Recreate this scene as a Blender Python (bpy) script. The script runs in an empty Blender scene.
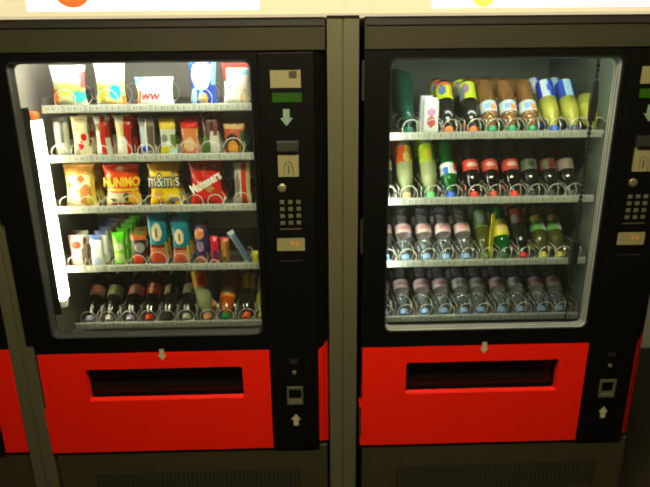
import bpy, bmesh, math, random
from mathutils import Vector, Matrix
random.seed(4)
SC = bpy.context.scene
COL = SC.collection
PI = math.pi

# ------------------------------------------------------------------ materials
_m = {}
def lin(c):
    return tuple(((x/255)/12.92 if x/255 <= .04045 else ((x/255+.055)/1.055)**2.4) for x in c)
def mat(name, rgb, rough=.5, metal=0., spec=.5, noise=0., nscale=20., bump=0., emit=None, es=0.):
    if name in _m: return _m[name]
    m = bpy.data.materials.new(name); m.use_nodes = True
    nt = m.node_tree; b = nt.nodes['Principled BSDF']
    c = (*lin(rgb), 1)
    b.inputs['Base Color'].default_value = c
    b.inputs['Roughness'].default_value = rough
    b.inputs['Metallic'].default_value = metal
    b.inputs['Specular IOR Level'].default_value = spec
    if noise or bump:
        tc = nt.nodes.new('ShaderNodeTexCoord'); n = nt.nodes.new('ShaderNodeTexNoise')
        n.inputs['Scale'].default_value = nscale; n.inputs['Detail'].default_value = 6
        nt.links.new(tc.outputs['Object'], n.inputs['Vector'])
        if noise:
            mx = nt.nodes.new('ShaderNodeMix'); mx.data_type = 'RGBA'
            mx.inputs['A'].default_value = tuple(x*(1-noise) for x in c[:3])+(1,)
            mx.inputs['B'].default_value = tuple(min(1, x*(1+noise)) for x in c[:3])+(1,)
            nt.links.new(n.outputs['Fac'], mx.inputs['Factor'])
            nt.links.new(mx.outputs['Result'], b.inputs['Base Color'])
        if bump:
            bp = nt.nodes.new('ShaderNodeBump'); bp.inputs['Strength'].default_value = bump
            bp.inputs['Distance'].default_value = .01
            nt.links.new(n.outputs['Fac'], bp.inputs['Height']); nt.links.new(bp.outputs['Normal'], b.inputs['Normal'])
    if emit is not None:
        b.inputs['Emission Color'].default_value = (*emit, 1); b.inputs['Emission Strength'].default_value = es
    _m[name] = m
    return m

def glassy(name, tint, clear, rough=.05, diff=None, fres=1.45):
    """thin clear stuff: transparent + a little body colour + mirror reflection by Fresnel"""
    if name in _m: return _m[name]
    m = bpy.data.materials.new(name); m.use_nodes = True
    nt = m.node_tree; nt.nodes.clear()
    out = nt.nodes.new('ShaderNodeOutputMaterial')
    tr = nt.nodes.new('ShaderNodeBsdfTransparent'); tr.inputs[0].default_value = (*lin(tint), 1)
    df = nt.nodes.new('ShaderNodeBsdfDiffuse'); df.inputs[0].default_value = (*lin(diff or tint), 1)
    gl = nt.nodes.new('ShaderNodeBsdfGlossy'); gl.inputs['Roughness'].default_value = rough
    fr = nt.nodes.new('ShaderNodeFresnel'); fr.inputs['IOR'].default_value = fres
    a = nt.nodes.new('ShaderNodeMixShader'); a.inputs[0].default_value = clear
    nt.links.new(df.outputs[0], a.inputs[1]); nt.links.new(tr.outputs[0], a.inputs[2])
    b = nt.nodes.new('ShaderNodeMixShader')
    nt.links.new(fr.outputs[0], b.inputs[0]); nt.links.new(a.outputs[0], b.inputs[1]); nt.links.new(gl.outputs[0], b.inputs[2])
    nt.links.new(b.outputs[0], out.inputs[0])
    _m[name] = m
    return m

def wrapper():
    """printed foil film: the print is stored on the mesh as a colour attribute"""
    if 'printed_film' in _m: return _m['printed_film']
    m = bpy.data.materials.new('printed_film'); m.use_nodes = True
    nt = m.node_tree; b = nt.nodes['Principled BSDF']
    at = nt.nodes.new('ShaderNodeAttribute'); at.attribute_name = 'print'
    nt.links.new(at.outputs['Color'], b.inputs['Base Color'])
    n = nt.nodes.new('ShaderNodeTexNoise'); n.inputs['Scale'].default_value = 55; n.inputs['Detail'].default_value = 3
    tc = nt.nodes.new('ShaderNodeTexCoord'); bp = nt.nodes.new('ShaderNodeBump'); bp.inputs['Strength'].default_value = .6; bp.inputs['Distance'].default_value = .006
    nt.links.new(tc.outputs['Object'], n.inputs['Vector']); nt.links.new(n.outputs['Fac'], bp.inputs['Height']); nt.links.new(bp.outputs['Normal'], b.inputs['Normal'])
    b.inputs['Roughness'].default_value = .27
    b.inputs['Specular IOR Level'].default_value = .6
    _m['printed_film'] = m
    return m

BLACK = mat('black_enamel', (11, 10, 7), .5, 0, .12, noise=.15, nscale=60)
HEADER = mat('dark_brown_enamel', (56, 52, 37), .5, 0, .12, noise=.2, nscale=9)
RED = mat('red_enamel', (240, 30, 8), .5, 0, .15, noise=.04, nscale=7)
BASE = mat('olive_grey_kick_plate', (60, 53, 32), .7, 0, .1, noise=.15, nscale=25)
DARKSLOT = mat('dark_slot', (14, 12, 10), .8)
PILLAR = mat('olive_grey_painted_metal', (86, 82, 58), .5, 0, .3, noise=.06, nscale=5)
SILVER = mat('brushed_aluminium', (205, 205, 201), .35, .5, .5)
SHADED = mat('shaded_aluminium', (80, 80, 78), .5, .1, .3)  # darker copy of the aluminium, shade on the left jamb put into colour
DKMETAL = mat('dark_seal', (30, 32, 32), .4)
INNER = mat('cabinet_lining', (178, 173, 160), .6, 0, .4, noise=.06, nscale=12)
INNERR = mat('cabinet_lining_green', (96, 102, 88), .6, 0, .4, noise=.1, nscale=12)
TRAY = mat('tray_steel', (120, 118, 112), .45, .4)
STRIP = mat('price_strip_plastic', (170, 172, 164), .35)
TAG = mat('price_tag_paper', (196, 196, 184), .5)
INK = mat('tag_ink', (150, 150, 146), .6)
WIRE = mat('spiral_wire', (225, 220, 210), .35, .4)
CREAM = mat('cream_plastic', (136, 126, 88), .45, noise=.05, nscale=60)
WHITEST = mat('white_sticker', (178, 172, 136), .5)
CYANST = mat('pale_cyan_sticker', (118, 142, 124), .5)
KEYM = mat('key_metal', (130, 122, 92), .35, .5)
LCD = mat('green_lcd', (22, 50, 8), .3, emit=(.12, .36, .01), es=.11)
TUBE = mat('lamp_glow', (255, 250, 235), .4, emit=(1, .87, .60), es=46)
TUBER = mat('lamp_glow_dim', (250, 250, 240), .4, emit=(.93, 1, .88), es=38)
SOCKET = mat('orange_reflection_socket', (225, 105, 40), .5)  # orange reflection above the tube, put into the socket colour
WHITEP = mat('white_reflector', (235, 232, 222), .4)
PANE = glassy('window_glass', (246, 250, 247), .991, .02, (225, 222, 210), fres=1.2)
CHAINM = mat('black_chain', (24, 24, 22), .5)
YCARD = mat('yellow_card', (240, 225, 20), .5)

# ------------------------------------------------------------------ mesh helpers
class MB:
    def __init__(s): s.v = []; s.f = []
    def box(s, x0, x1, y0, y1, z0, z1):
        n = len(s.v)
        s.v += [(x, y, z) for x in (x0, x1) for y in (y0, y1) for z in (z0, z1)]
        for q in ((0,1,3,2), (4,6,7,5), (0,4,5,1), (2,3,7,6), (0,2,6,4), (1,5,7,3)):
            s.f.append(tuple(n+i for i in q))
        return s
    def prism(s, pts, y0, y1):
        """polygon in x,z extruded from y0 to y1"""
        n = len(s.v); k = len(pts)
        s.v += [(x, y0, z) for x, z in pts] + [(x, y1, z) for x, z in pts]
        s.f.append(tuple(range(n, n+k))); s.f.append(tuple(range(n+2*k-1, n+k-1, -1)))
        for i in range(k):
            j = (i+1) % k; s.f.append((n+i, n+k+i, n+k+j, n+j))
        return s
    def loops(s, loops, close=True):
        """skin between consecutive rings of equal length"""
        n = len(s.v); k = len(loops[0])
        for l in loops: s.v += list(l)
        for a in range(len(loops)-1):
            for i in range(k if close else k-1):
                j = (i+1) % k
                s.f.append((n+a*k+i, n+a*k+j, n+(a+1)*k+j, n+(a+1)*k+i))
        return s
    def lathe(s, prof, seg=20, cap=True):
        """profile of (r, z) about the z axis"""
        n = len(s.v)
        s.loops([[(r*math.cos(2*PI*i/seg), r*math.sin(2*PI*i/seg), z) for i in range(seg)] for r, z in prof])
        if cap:
            s.f.append(tuple(n+i for i in range(seg-1, -1, -1)))
            m = n+(len(prof)-1)*seg; s.f.append(tuple(m+i for i in range(seg)))
        return s
    def tube(s, path, r, sides=6):
        L = []
        for i, p in enumerate(path):
            p = Vector(p); a = Vector(path[max(0, i-1)]); b = Vector(path[min(len(path)-1, i+1)])
            t = (b-a).normalized(); u = t.cross(Vector((0, 0, 1)))
            if u.length < .05: u = t.cross(Vector((1, 0, 0)))
            u.normalize(); w = t.cross(u)
            L.append([tuple(p+u*r*math.cos(2*PI*k/sides)+w*r*math.sin(2*PI*k/sides)) for k in range(sides)])
        n = len(s.v); s.loops(L)
        s.f.append(tuple(range(n+sides-1, n-1, -1))); m = n+(len(L)-1)*sides; s.f.append(tuple(range(m, m+sides)))
        return s
    def mesh(s, name, m, smooth=False, bevel=0):
        me = bpy.data.meshes.new(name); me.from_pydata(s.v, [], s.f)
        bm = bmesh.new(); bm.from_mesh(me)
        bmesh.ops.remove_doubles(bm, verts=bm.verts, dist=1e-6)
        bmesh.ops.recalc_face_normals(bm, faces=bm.faces)
        if bevel:
            es = [e for e in bm.edges if len(e.link_faces) == 2 and e.calc_face_angle(0) > .6]
            bmesh.ops.bevel(bm, geom=es, offset=bevel, segments=2, affect='EDGES', profile=.6)
        bm.to_mesh(me); bm.free()
        if smooth:
            for p in me.polygons: p.use_smooth = True
            if hasattr(me, 'set_sharp_from_angle'): me.set_sharp_from_angle(angle=.7)
        if m: me.materials.append(m)
        return me
    def build(s, name, m, parent=None, smooth=False, bevel=0, loc=None):
        o = bpy.data.objects.new(name, s.mesh(name, m, smooth, bevel)); COL.objects.link(o)
        if parent: o.parent = parent
        if loc: o.location = loc
        return o

def tag(o, label, cat, group=None):
    o['label'] = label; o['category'] = cat
    if group: o['group'] = group
    return o
def empty(name, loc=(0, 0, 0)):
    o = bpy.data.objects.new(name, None); COL.objects.link(o); o.location = loc; o.empty_display_size = .05
    return o
def struct(name, mb, m, **k):
    o = mb.build(name, m, **k); o['kind'] = 'structure'; return o
def copy_tree(o, parent=None):
    c = o.copy(); COL.objects.link(c); c.parent = parent
    for ch in list(o.children): copy_tree(ch, c)
    return c
def rrect(x0, x1, z0, z1, r, n=6):
    P = []
    for cx, cz, a in ((x1-r, z1-r, 0), (x0+r, z1-r, 90), (x0+r, z0+r, 180), (x1-r, z0+r, 270)):
        for i in range(n+1):
            t = math.radians(a+90*i/n); P.append((cx+r*math.cos(t), cz+r*math.sin(t)))
    return P
def ring(mb, outer, inner_y, orect=None):
    pass
def frame(mb, ox0, ox1, oz0, oz1, inner, y0, y1, n=6):
    """flat frame from a rectangle to a rounded opening, thickness y0..y1"""
    O = []
    for cx, cz in ((ox1, oz1), (ox0, oz1), (ox0, oz0), (ox1, oz0)):
        O += [(cx, cz)]*(n+1)
    mb.loops([[(x, y1, z) for x, z in O], [(x, y0, z) for x, z in O], [(x, y0, z) for x, z in inner],
              [(x, y1, z) for x, z in inner], [(x, y1, z) for x, z in O]])
    return mb
def text_obj(name, body, size, m, parent, fn, extrude=.0004, offset=0., shear=0.):
    """lettering as a thin mesh; fn maps flat (x, z) to the surface point"""
    cu = bpy.data.curves.new(name, 'FONT'); cu.body = body; cu.size = size
    cu.align_x = 'CENTER'; cu.align_y = 'CENTER'; cu.extrude = extrude; cu.offset = offset; cu.shear = shear
    cu.resolution_u = 4
    t = bpy.data.objects.new(name+'_curve', cu); COL.objects.link(t)
    bpy.context.view_layer.update()
    me = bpy.data.meshes.new_from_object(t.evaluated_get(bpy.context.evaluated_depsgraph_get()))
    bpy.data.objects.remove(t)
    for v in me.vertices:
        v.co = fn(v.co.x, v.co.y, v.co.z)
    me.materials.clear(); me.materials.append(m)
    o = bpy.data.objects.new(name, me); COL.objects.link(o); o.parent = parent
    return o
CEIL = 84

# ------------------------------------------------------------------ the room
RX0, RX1, RY0, RY1 = -2.6, 3.2, -3.6, 1.28
FLOORM = mat('dark_stone_floor', (44, 38, 26), .5, 0, .4, noise=.45, nscale=14, bump=.1)
WALLM = mat('dim_plaster', (70, 64, 46), .8, noise=.08, nscale=4)
struct('floor', MB().box(RX0-.1, RX1+.1, RY0-.1, RY1+.1, -.1, 0), FLOORM)
struct('ceiling', MB().box(RX0-.1, RX1+.1, RY0-.1, RY1+.1, 2.7, 2.8), WALLM)
struct('wall_back', MB().box(RX0-.1, RX1+.1, RY1, RY1+.1, 0, 2.7), WALLM)
struct('wall_front', MB().box(RX0-.1, RX1+.1, RY0-.1, RY0, 0, 2.7), WALLM)
struct('wall_left', MB().box(RX0-.1, RX0, RY0, RY1, 0, 2.7), WALLM)
struct('wall_right', MB().box(RX1, RX1+.1, RY0, RY1, 0, 2.7), WALLM)
struct('baseboard_back', MB().box(RX0, RX1, RY1-.02, RY1, 0, .42), mat('pale_tile_skirting', (238, 234, 215), .5), bevel=.004)

# pillars between the machines, each a pair of folded metal profiles
def pillar(n, x0, xs, x1):
    mb = MB().box(x0, xs-.0018, 0, .7, 0, 1.8285).box(xs+.0018, x1, 0, .7, 0, 1.8285)
    mb.box(x0+.01, x1-.01, .006, .69, 0, 1.8285)
    struct('trim_%d' % n, mb, PILLAR, bevel=.0015)
pillar(1, -1.060, -1.020, -.977)
pillar(2, .0590, .1065, .1560)

# ------------------------------------------------------------------ the lit band above the machines
GLOWC = mat('cream_backlit_acrylic', (135, 122, 88), .5, 0, .1, emit=(1, .84, .50), es=.72)
GLOWW = mat('white_backlit_acrylic', (250, 250, 245), .3, emit=(1, .97, .88), es=2.6)
DISCO = mat('orange_print', (235, 80, 25), .4, emit=(1, .16, .03), es=.75)
DISCY = mat('amber_print', (240, 190, 60), .4, emit=(1, .62, .12), es=.8)
ORANGE2 = mat('inner_orange_print', (240, 120, 70), .4, emit=(1, .30, .10), es=.8)
def lightbox(x0, x1, l0, l1, label, disc):
    e = tag(empty('illuminated_sign', ((x0+x1)/2, 0, 1.832)), label, 'sign')
    cx, cz = (x0+x1)/2, 1.832
    mb = MB(); inner = rrect(l0-cx, l1-cx, .0135, .30, .006)
    frame(mb, x0-cx, x1-cx, 0, .34, inner, -.02, .02)
    mb.box(x0-cx, x1-cx, .02, .3, 0, .34)
    mb.build('frame', GLOWC, e)
    p = MB().prism(rrect(l0-cx+.0005, l1-cx-.0005, .014, .2995, .006), -.014, .019).build('light_panel', GLOWW, e)
    dx, dz, r, m, m2 = disc
    MB().prism([(dx-cx+r*math.cos(t*PI/20), dz-cz+r*math.sin(t*PI/20)) for t in range(40)], -.016, -.0141).build('printed_disc', m, e)
    MB().prism([(dx-cx+r*.6*math.cos(t*PI/20), dz-cz+r*.6*math.sin(t*PI/20)) for t in range(40)], -.0175, -.0161).build('disc_centre', m2, e)
lightbox(-1.7, .037, -.808, -.138, 'backlit white sign with an orange disc above the left machine', (-.675, 1.912, .058, DISCO, ORANGE2))
lightbox(.195, 1.75, .366, 1.023, 'backlit white sign with an amber disc above the right machine', (.520, 1.882, .036, DISCY, DISCY))
struct('trim_3', MB().box(.039, .1125, -.02, .3, 1.832, 2.172), GLOWC, bevel=.002)
struct('trim_4', MB().box(.1150, .193, -.02, .3, 1.832, 2.172), GLOWC, bevel=.002)

# ------------------------------------------------------------------ the vending machines (built in the left machine's own coordinates)
def arrow(down, w, h):
    a = [(-.25*w, .5*h), (.25*w, .5*h), (.25*w, -.02*h), (.5*w, -.02*h), (0, -.5*h), (-.5*w, -.02*h), (-.25*w, -.02*h)]
    return a if down else [(x, -z) for x, z in a][::-1]
def off(pts, x, z): return [(a+x, b+z) for a, b in pts]

def helix(r, turns, pitch):
    n = int(turns*22); P = []
    for i in range(n+1):
        t = i/22
        y = 0 if t < .8 else pitch*(t-.8)*turns/(turns-.8)*.9
        P.append((r*math.sin(2*PI*t), y, -r*math.cos(2*PI*t)))
    return P
_coils = {}
def coil_mesh(r, turns, pitch):
    k = (r, turns, pitch)
    if k not in _coils: _coils[k] = MB().tube(helix(r, turns, pitch), .0016, 5).mesh('spiral_coil', WIRE, True)
    return _coils[k]

DIVM = MB().tube([(0, 0, 0), (0, 0, .050), (0, .004, .055), (0, .38, .055), (0, .384, .050), (0, .384, 0)], .0011, 5).mesh('divider_wire', WIRE, True)
def machine(dx, side, rows, coils, label, x_right_shelf):
    T = empty('vending_machine', (dx, 0, 0)); tag(T, label, 'vending machine')
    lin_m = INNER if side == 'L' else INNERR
    # cabinet: an open-fronted insulated body
    cab = MB()
    cab.box(-.970, -.945, .034, .74, .05, 1.825).box(.028, .052, .034, .74, .05, 1.825)
    cab.box(-.945, .028, .70, .74, .05, 1.825).box(-.945, .028, .034, .70, 1.745, 1.825)
    cab.box(-.945, .028, .034, .70, .05, .30)
    cab.build('cabinet', BLACK, T, bevel=.002)
    li = MB()
    li.box(-.944, -.930, .043, .66, .70, 1.738).box(-.152, -.138, .036, .66, .70, 1.738)
    li.box(-.930, -.152, .646, .66, .70, 1.738).box(-.944, -.138, .036, .66, 1.738, 1.744).box(-.944, -.138, .036, .66, .690, .70)
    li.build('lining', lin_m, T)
    # header and door
    MB().box(-.972, .054, .004, .033, 1.731, 1.825).box(-.970, .052, .034, .040, 1.722, 1.80).build('header_panel', HEADER, T, bevel=.003)
    MB().box(-.968, .050, -.001, .004, 1.800, 1.822).build('header_rim', mat('header_rim', (44, 40, 33), .4), T, bevel=.001)
    gx0, gx1, gz0, gz1 = (-.903 if side == 'L' else -.889), -.176, .786, 1.702
    opening = rrect(gx0, gx1, gz0, gz1, .022)
    d = MB(); frame(d, -.972, -.154, .724, 1.7285, opening, 0, .032)
    door = d.build('door', BLACK, T, bevel=0)
    # silver window profile: three nested steps going in
    def prof(x0, x1, z0, z1, r, y): return [(x, y, z) for x, z in rrect(x0, x1, z0, z1, r)]
    def jamb(name, m, parent, *st):     # st: (inset, y) pairs
        return MB().loops([prof(gx0+a, gx1-a, gz0+a, gz1-a, .022-a*.4, y) for a, y in st]).build(name, m, parent)
    wf = jamb('window_frame', DKMETAL, T, (-.004, .0), (-.003, -.003), (.0, -.003), (.001, .003))
    jamb('silver_profile', SHADED if side == 'L' else SILVER, wf, (.001, .003), (.0012, .015), (.0022, .0152))
    jamb('seal', DKMETAL, wf, (.0022, .0152), (.0024, .0195), (.0018, .020))
    jamb('silver_profile', SHADED if side == 'L' else SILVER, wf, (.0018, .020), (.0022, .029), (.0034, .0292))
    jamb('seal', DKMETAL, wf, (.0034, .0292), (.0036, .0325), (.0026, .033))
    jamb('silver_profile', SHADED if side == 'L' else SILVER, wf, (.0026, .033), (.0040, .041), (.002, .0415))
    MB().box(gx0+.003, gx1-.003, .0365, .0395, gz0+.003, gz1-.003).build('glass_pane', PANE, T)
    # lower red panel with the dispensing opening
    r = MB(); op = rrect(-.809, -.253, .529, .659, .010)
    frame(r, -.968, -.154, .312, .7225, op, 0, .030)
    rp = r.build('red_panel', RED, T)
    MB().prism([(-.975, .312), (-.968, .312), (-.968, .500), (-.971, .505), (-.978, .497), (-.979, .430), (-.976, .42)], .001, .028).build('red_edge_guard', RED, rp)
    MB().loops([[(-.8085, .0, .5305), (-.2535, .0, .5305), (-.2535, .0015, .5292), (-.8085, .0015, .5292)],
                [(-.8085, .012, .538), (-.2535, .012, .538), (-.2535, .012, .530), (-.8085, .012, .530)]]).build('opening_lip', RED, rp)
    bk = MB()
    bk.box(-.84, -.22, .22, .23, .50, .69).box(-.84, -.812, .031, .22, .50, .69).box(-.25, -.22, .031, .22, .50, .69)
    bk.box(-.84, -.22, .031, .22, .50, .512).box(-.84, -.22, .031, .22, .678, .69)
    bk.build('dispensing_bin', DARKSLOT, T)
    fl = MB().prism([(-.805, .520), (-.257, .520), (-.257, .672), (-.805, .672)], .046, .052).build('dispensing_flap', mat('flap_black', (16, 14, 13), .3), T)
    MB().box(-.72, -.34, .040, .046, .648, .652).build('flap_ridge', BLACK, fl)
    MB().prism(off(arrow(True, .032, .044), -.532, .713), -.0012, 0).build('arrow_sticker', WHITEST, T)
    # base with louvres
    MB().box(-.965, .048, .010, .034, .055, .308).build('kick_plate', BASE, T, bevel=.002)
    for x in (-.90, -.02):
        MB().lathe([(.022, 0), (.022, .012), (.012, .016), (.012, .056)], 14).build('foot', DKMETAL, T, loc=(x, .12, 0), smooth=True)
        MB().lathe([(.022, 0), (.022, .012), (.012, .016), (.012, .056)], 14).build('foot', DKMETAL, T, loc=(x, .62, 0), smooth=True)
    gr = MB()
    for i in range(48):
        x = -.83+i*.0163
        gr.box(x, x+.0075, .0085, .0098, .095, .205)
    gr.build('ventilation_grille', DARKSLOT, T)
    # payment column
    pp = MB().box(-.152, .0185, -.004, .033, .312, 1.726).build('payment_panel', BLACK, T, bevel=.003)
    def slant(pts):
        f_ = [(x, (x-.0200)*.84+.001, z) for x, z in pts]; k_ = [(x, .046, z) for x, z in pts]
        mb = MB().loops([f_, k_]); n_ = len(pts)
        mb.f += [tuple(range(n_)), tuple(range(2*n_-1, n_-1, -1))]
        return mb
    slant([(.0200, .720), (.0395, .728), (.0460, .742), (.0545, .746), (.0545, 1.726), (.0200, 1.726)]).build('black_side_strip', BLACK, T)
    rs = slant([(.0200, .335), (.0545, .318), (.0545, .742), (.0460, .738), (.0395, .724), (.0200, .716)]).build('red_side_strip', RED, T)
    MB().box(.0375, .0392, .0135, .018, .335, .712).build('strip_groove', mat('dark_red_groove', (120, 10, 4), .5), rs)
    y = -.004
    # price display sticker with a small dark square
    c = MB().box(-.115, -.022, y-.002, y, 1.622, 1.674).build('display_sticker', CREAM, pp)
    MB().box(-.058, -.034, y-.0028, y-.002, 1.650, 1.671).build('dark_square', mat('smoked_window', (70, 62, 48), .3), pp)
    MB().box(-.111, -.020, y-.002, y, 1.579, 1.607).build('display_screen', LCD, pp)
    MB().prism(off(arrow(True, .040, .052), -.069, 1.532), y-.0015, y).build('coin_arrow', CYANST, pp)
    # coin plate under a dark hood
    MB().box(-.103, -.032, y-.020, y, 1.428, 1.462).build('coin_hood', mat('hood_grey', (42, 39, 33), .5), pp, bevel=.004)
    cp = MB().prism(rrect(-.100, -.034, 1.346, 1.428, .004), y-.006, y).build('coin_plate', CREAM, pp)
    m_ = MB().tube([(-.082, y-.008, 1.350), (-.081, y-.008, 1.378), (-.076, y-.008, 1.392), (-.067, y-.008, 1.397), (-.058, y-.008, 1.392), (-.053, y-.008, 1.378), (-.052, y-.008, 1.350)], .0012, 6)
    m_.build('slot_outline', mat('slot_line', (95, 82, 58), .5), pp)
    MB().box(-.0685, -.0655, y-.0068, y-.0055, 1.356, 1.384).build('coin_slot', DARKSLOT, pp)
    k = MB().lathe([(.014, 0), (.014, .006), (.009, .010), (.006, .010)], 16).build('lock', KEYM, pp, smooth=True, loc=(-.090, y, 1.309)); k.rotation_euler = (PI/2, 0, 0)
    k = MB().lathe([(.008, 0), (.008, .004), (.005, .006)], 14).build('lock', KEYM, pp, smooth=True, loc=(-.068, y, .632)); k.rotation_euler = (PI/2, 0, 0)
    key = None
    for r_ in range(4):
        for q in range(3):
            if key is None:
                key = MB().box(-.0072, .0072, -.003, 0, -.0065, .0065).build('key', KEYM, pp, bevel=.0015)
                kk = key
            else:
                kk = key.copy(); COL.objects.link(kk)
            kk.location = (-.091+q*.0265, y, 1.262-r_*.0235)
    MB().box(-.102, -.030, y-.002, y, 1.168, 1.1715).build('keypad_edge', mat('edge_grey', (90, 80, 62), .4), pp)
    MB().prism(rrect(-.112, -.020, 1.094, 1.138, .003), y-.0015, y).build('instruction_sticker', CREAM, pp)
    MB().box(-.066, -.055, y-.0019, y-.0015, 1.114, 1.128).build('orange_mark', mat('faded_orange', (205, 130, 70), .5), pp)
    MB().box(-.050, -.040, y-.0019, y-.0015, 1.112, 1.126).build('orange_mark', mat('faded_orange', (205, 130, 70), .5), pp)
    MB().box(-.103, -.028, y-.003, y, 1.056, 1.060).build('panel_groove', mat('groove_grey', (38, 35, 30), .4), pp)
    MB().box(-.083, -.053, y-.0015, y, .668, .686).build('speaker_mark', mat('groove_grey', (38, 35, 30), .4), pp)
    # coin return tray
    cr = MB(); frame(cr, -.096, -.038, .503, .575, rrect(-.090, -.044, .512, .566, .004), y-.008, y)
    cr.build('coin_return', mat('return_grey', (105, 98, 78), .4, .3), pp)
    MB().loops([[(-.0895, y-.006, .530), (-.0445, y-.006, .530), (-.0445, y-.006, .565), (-.0895, y-.006, .565)],
                [(-.0895, y-.0005, .513), (-.0445, y-.0005, .513), (-.0445, y-.0005, .565), (-.0895, y-.0005, .565)]]).build('return_flap', mat('flap_grey', (150, 140, 112), .35, .3), pp)
    MB().prism(off(arrow(False, .036, .048), -.066, .435), y-.0015, y).build('return_arrow', WHITEST, pp)
    # hinges along the left edge
    hm = BLACK
    if side == 'L':
        MB().box(-.994, -.9705, -.006, -.0005, .762, 1.200).build('hinge_plate', hm, T, bevel=.001)
        MB().box(-1.003, -.9705, -.007, -.0005, 1.200, 1.470).build('hinge_plate', hm, T, bevel=.001)
    else:
        for z in (.36, 1.08, 1.58):
            MB().lathe([(.005, 0), (.005, .12)], 10).build('hinge_pin', mat('hinge_brown', (48, 42, 34), .4), T, smooth=True, loc=(-.9755, -.001, z))
    # lamp on the left inside the door
    lx = -.880 if side == 'L' else -.912
    lm = TUBE if side == 'L' else TUBER
    lamp = MB().lathe([(.0165, 0), (.0165, .62)], 16).build('lamp_tube', lm, T, smooth=True, loc=(lx, .072, .905))
    MB().box(-.019, .019, .020, .024, 0, .62).build('reflector', WHITEP, lamp)
    MB().box(-.024, .003, -.0295, -.0280, -.05, .66).box(-.024, -.0225, -.028, .024, -.05, .66).build('added_light_shield', DKMETAL, lamp)  # sheet added to keep tube light off the window jamb
    for z in (-.028, .62):
        MB().lathe([(.019, 0), (.019, .022), (.014, .028)], 14).build('lamp_socket', SOCKET if z > 0 else WHITEP, lamp, smooth=True, loc=(0, 0, z))
    # unseen tube added behind the door head to brighten the interior
    lt = MB().lathe([(.013, 0), (.013, .66)], 14).build('lamp_tube', TOPL if side == 'L' else TOPR, T, smooth=True, loc=(-.87, .055, 1.718)); lt.rotation_euler = (0, PI/2, 0)
    # shelves
    sx0 = -.861 if side == 'L' else -.893
    sx1 = x_right_shelf
    for ri, zs in enumerate(rows):
        sh = MB()
        sh.box(sx0, sx1, .104, .60, zs-.012, zs-.009)
        sh.box(sx0, sx0+.0015, .104, .60, zs-.009, zs+.03).box(sx1-.0015, sx1, .104, .60, zs-.009, zs+.03)
        s = sh.build('shelf', TRAY, T)
        MB().box(sx0, sx1, .097, .1035, zs-.013, zs+.012).build('price_strip', STRIP, s, bevel=.001)
        n = 10; w = (sx1-sx0)/n
        tg = MB().box(-w*.40, w*.40, -.0015, 0, -.009, .009).mesh('price_tag', TAG)
        ik = MB()
        for a, b, c_, d_ in ((-.30, -.22, -.006, .006), (-.16, -.12, -.006, .006), (-.02, .08, -.005, .006), (.14, .18, -.006, .006), (.26, .31, -.006, .006)):
            ik.box(w*a, w*b, -.0019, -.0015, c_, d_)
        ikm = ik.mesh('tag_print', INK)
        for i in range(n):
            me = tg
            o = bpy.data.objects.new('price_tag', me); COL.objects.link(o); o.parent = s; o.location = (sx0+w*(i+.5), .0968, zs)
            p_ = bpy.data.objects.new('tag_print', ikm); COL.objects.link(p_); p_.parent = s; p_.location = o.location
        if side == 'R' and ri in (0, 1, 2, 3) or ri == 4:
            xs = sorted(c_[0]-dx for c_ in coils[ri])
            for a_, b_ in zip(xs, xs[1:]):
                o = bpy.data.objects.new('divider_wire', DIVM); COL.objects.link(o); o.parent = s; o.location = ((a_+b_)/2, .108, zs-.009)
        for (cx, r_, turns, pitch) in coils[ri]:
            o = bpy.data.objects.new('spiral_coil', coil_mesh(r_, turns, pitch)); COL.objects.link(o); o.parent = s
            o.location = (cx-dx, .108, zs-.008+r_)
    return T
TOPL = mat('added_top_glow', (255, 250, 240), .4, emit=(1, .97, .92), es=40)
TOPR = mat('added_top_glow_dim', (250, 250, 245), .4, emit=(.9, 1, .92), es=24)
ROWL = [1.557, 1.395, 1.220, 1.005, .783]
ROWR = [1.455, 1.231, 1.002, .786]

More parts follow.
